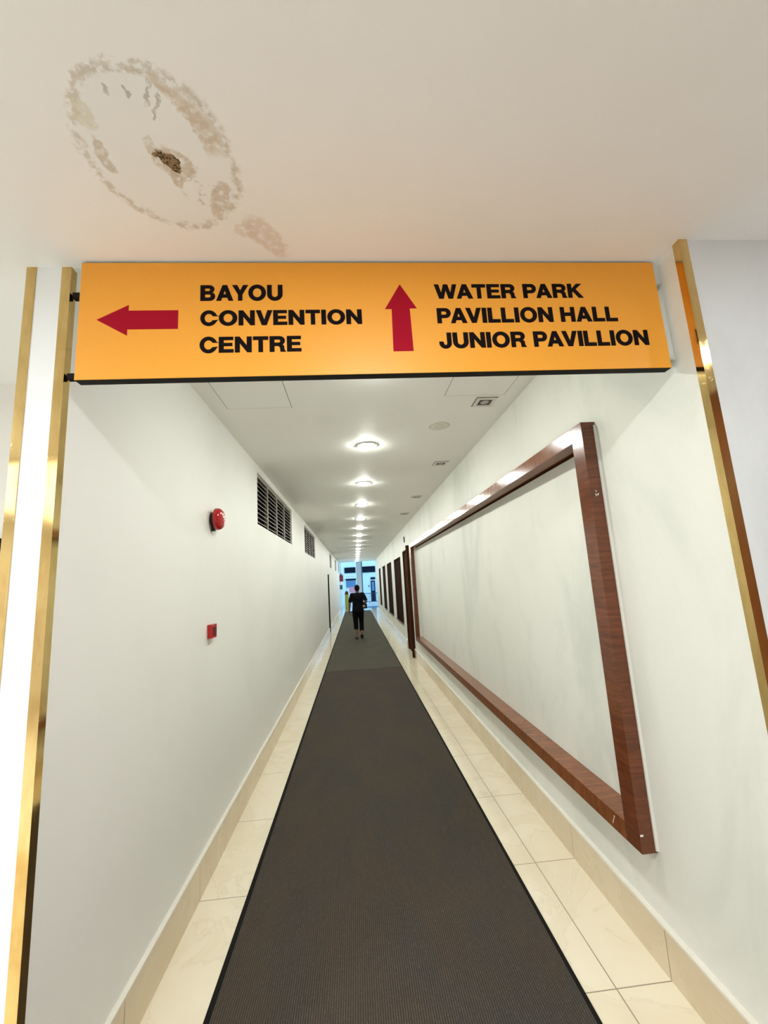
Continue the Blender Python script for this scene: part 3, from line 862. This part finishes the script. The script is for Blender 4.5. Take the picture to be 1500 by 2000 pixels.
for nm, a, z, tilt in (('l', la, .0, 0.0), ('r', ra, .0, 1.0)):
    so = MB()
    if tilt == 0:
        so.tube([(a[0], a[1] - .095, .030), (a[0], a[1] - .05, .034), (a[0] - .005, a[1] + .08, .016), (a[0] - .012, a[1] + .195, .013), (a[0] - .012, a[1] + .21, .013)], [(.032, .030), (.044, .034), (.050, .016), (.042, .012), (.024, .010)], 18)
        so.tube([(a[0] - .052, a[1] + .085, .020), (a[0] - .042, a[1] + .095, .062), (a[0] - .005, a[1] + .10, .082), (a[0] + .036, a[1] + .095, .060), (a[0] + .045, a[1] + .085, .020)], [(.010, .022)] * 5, 12)
    else:
        so.tube([(a[0], a[1] - .070, .142), (a[0], a[1] - .045, .122), (a[0] - .003, a[1] + .045, .062), (a[0] - .008, a[1] + .14, .018), (a[0] - .009, a[1] + .155, .014)], [(.028, .011), (.040, .012), (.048, .012), (.040, .011), (.024, .009)], 18)
        so.tube([(a[0] - .050, a[1] + .045, .075), (a[0] - .040, a[1] + .065, .110), (a[0] - .003, a[1] + .075, .128), (a[0] + .036, a[1] + .065, .110), (a[0] + .044, a[1] + .045, .075)], [(.010, .020)] * 5, 12)
    so.build('sandal', SHOE, man, smooth=True)

bag = thing('sling_bag', 'dark sling bag hanging at the right hip of the walking man', 'bag', (0.045 + .225, 13.98 - .075, 0.955))
bb = MB().box(-.075, .075, -.045, .045, .0, .15).build('bag_body', BAG, bag, bevel=.018, seg=3, smooth='angle')
MB().box(-.066, .02, -.0485, -.0445, .045, .115).build('front_pocket', BAGL, bag, bevel=.0015)
bag.children[-1]['label'] = 'pale front pocket'
st = [(-.04, -.03, .14), (-.075, -.075, .20), (-.18, -.085, .30), (-.30, -.075, .40), (-.36, .01, .452), (-.36, .09, .455), (-.33, .20, .38), (-.22, .245, .27), (-.05, .235, .17), (.035, .17, .13), (.05, .045, .135)]
MB().tube(st, [(.018, .004)] * len(st), 10).build('strap', BAG, bag, smooth=True)

# ------------------------------------------------------------------ beyond the open end
PAVE = plain('outdoor_paving', (0.76, 0.78, 0.76), 0.5, scale=4)
FACADE = plain('pale_facade_render', (0.78, 0.86, 0.84), 0.8, scale=3)
CANOPY = plain('canopy_soffit', (0.62, 0.66, 0.74), 0.7, scale=3)
GLASS_D = plain('dark_window_glass', (0.006, 0.008, 0.018), 0.6, spec=0.12)
GLASS_B = plain('blue_window_glass', (0.10, 0.24, 0.42), 0.2)
STEEL = plain('painted_steel_blue', (0.035, 0.075, 0.16), 0.5)
KERB = plain('blue_kerb_paint', (0.03, 0.20, 0.45), 0.6)
PILLAR = plain('column_render', (0.50, 0.51, 0.49), 0.7, scale=5)
WHITE_O = plain('outdoor_white_paint', (0.86, 0.88, 0.88), 0.6)
YELLOW = plain('yellow_paint', (0.36, 0.30, 0.02), 0.45)
PINK = plain('pink_plastic', (0.85, 0.34, 0.42), 0.5)
GREEN_D = plain('dark_green_paint', (0.03, 0.07, 0.06), 0.5)
TUBE = emit('tube_lamp', (0.85, 0.95, 1.0), 9.0)

struct('ground', MB().box(-25, 25, 30.2, 60, -.14, -.02), PAVE)
struct('ceiling_canopy', MB().box(-6, 6, Y_CEIL + .01, 37.0, 3.66, 3.85), CANOPY)
struct('column_1', MB().box(.11, .45, 28.85, 29.2, 0, 3.66), PILLAR, bevel=.01)
struct('wall_end_left', MB().box(-1.30, -0.96, 28.42, 29.6, 0, 3.66), WHITE_O)

fac = thing('building', 'pale blue building across the road beyond the open end', 'building', (0.4, 40, -.02))
part(MB().box(-14, 14, 40, 44, -.02, 7.0), 'facade', FACADE, fac)
part(MB().box(-.98, .07, 39.93, 40, 2.74, 3.26), 'window', GLASS_D, fac)
part(MB().box(.60, 1.95, 39.93, 40, 2.70, 3.27), 'window', GLASS_D, fac)
part(MB().box(2.4, 3.8, 39.93, 40, 2.70, 3.27), 'window', GLASS_D, fac)
part(MB().box(-.86, .03, 39.93, 40, 1.38, 2.14), 'window', GLASS_B, fac)
part(MB().box(-.90, .07, 39.88, 39.94, 2.05, 2.18), 'window_hood', GLASS_D, fac)
part(MB().box(-1.0, .07, 39.90, 40, 2.22, 2.62), 'fascia_board', WHITE_O, fac)
for k in range(6): part(MB().box(-.85 + .15 * k, -.78 + .15 * k, 39.885, 39.90, 2.36, 2.46), 'fascia_mark', CANOPY, fac)
dd = part(MB().box(1.46, 1.86, 39.94, 40, -.02, 1.90), 'door', GLASS_D, fac)
part(MB().box(1.46, 1.90, 39.94, 40, 2.02, 2.22), 'transom_window', GLASS_D, fac)
part(MB().box(1.54, 1.78, 39.925, 39.94, .95, 1.8), 'door_glass', GLASS_B, fac)
part(MB().lathe([(.06, 0), (.06, .05), (0, .06)], (1.28, 39.93, 1.42), 'Y', 16), 'wall_lamp', GLASS_D, fac)

pipe = tag(MB().tube([(.56, 34.2, -.02), (.56, 34.2, 1.6), (.56, 34.2, 3.66)], .055, 14).build('drain_pipe', STEEL, smooth='angle'), 'dark upright pipe beside the grey column beyond the passage', 'pipe')
rl = thing('railing', 'dark metal railing along the kerb beyond the open end', 'railing', (1.2, 36, -.02))
for z in (.12, .82): part(MB().box(.4, 4.0, 35.98, 36.02, z, z + .05), 'rail', STEEL, rl)
ps = MB()
for k in range(26):
    x = .45 + .14 * k
    part(MB().box(x - .012, x + .012, 35.988, 36.012, -.02 if k % 5 == 0 else .17, .82), 'post' if k % 5 == 0 else 'baluster', STEEL, rl)
kb = tag(MB().box(.25, 4, 30.6, 31.1, -.02, .035).build('kerb', KERB, bevel=.008), 'blue painted kerb strip on the ground at the open end', 'kerb')

yp = thing('hydrant_post', 'yellow post with dark red top beside the left wall at the open end', 'post', (-.615, 28.7, 0))
MB().lathe([(.14, 0), (.14, .03), (.125, .05), (.12, 1.06), (0, 1.06)], (0, 0, 0), 'Z', 24).build('post', YELLOW, yp, smooth='angle')
MB().lathe([(.13, 1.06), (.135, 1.09), (.10, 1.20), (.06, 1.27), (0, 1.29)], (0, 0, 0), 'Z', 24).build('cap', RED_DARK, yp, smooth='angle')

rb = thing('red_sign_box', 'red square sign box projecting from the left wall near the open end', 'sign', (WL, 27.9, 1.93))
MB().box(0, .24, -.04, .04, 0, .42).build('box', RED_DEEP, rb, bevel=.006)
MB().box(.03, .21, -.043, -.04, -.17, -.01).build('lower_plate', WHITE_O, rb)
rb.children[-1]['label'] = 'white plate under the red box'
MB().box(.06, .15, -.02, .02, .42, .52).build('top_bracket', BLACK, rb)
gb = tag(MB().box(WL, WL + .17, 27.92, 28.0, 1.42, 1.70).build('wall_box', GREEN_D, bevel=.008), 'small dark green box on the wall under the red sign box', 'box')
pk = thing('pink_banner_stand', 'pink and white panel standing beyond the walking man', 'banner', (-.22, 34.0, -.02))
MB().box(-.30, .30, -.02, .02, .35, 1.50).build('panel', PINK, pk, bevel=.004)
MB().box(-.30, .30, -.024, -.02, .35, 1.05).build('lower_panel', WHITE_O, pk)
MB().box(-.30, -.26, -.03, .03, 0, .35).build('foot', STEEL, pk); MB().box(.26, .30, -.03, .03, 0, .35).build('foot', STEEL, pk)

tl = thing('tube_light', 'white tube light under the canopy beyond the passage', 'ceiling light', (.82, 31.4, 3.66))
MB().box(-.07, .07, -1.3, 1.3, -.06, 0).build('housing', WHITE_O, tl)
MB().tube([(0, -1.25, -.09), (0, 0, -.09), (0, 1.25, -.09)], .03, 14).build('tube', TUBE, tl, smooth='angle')
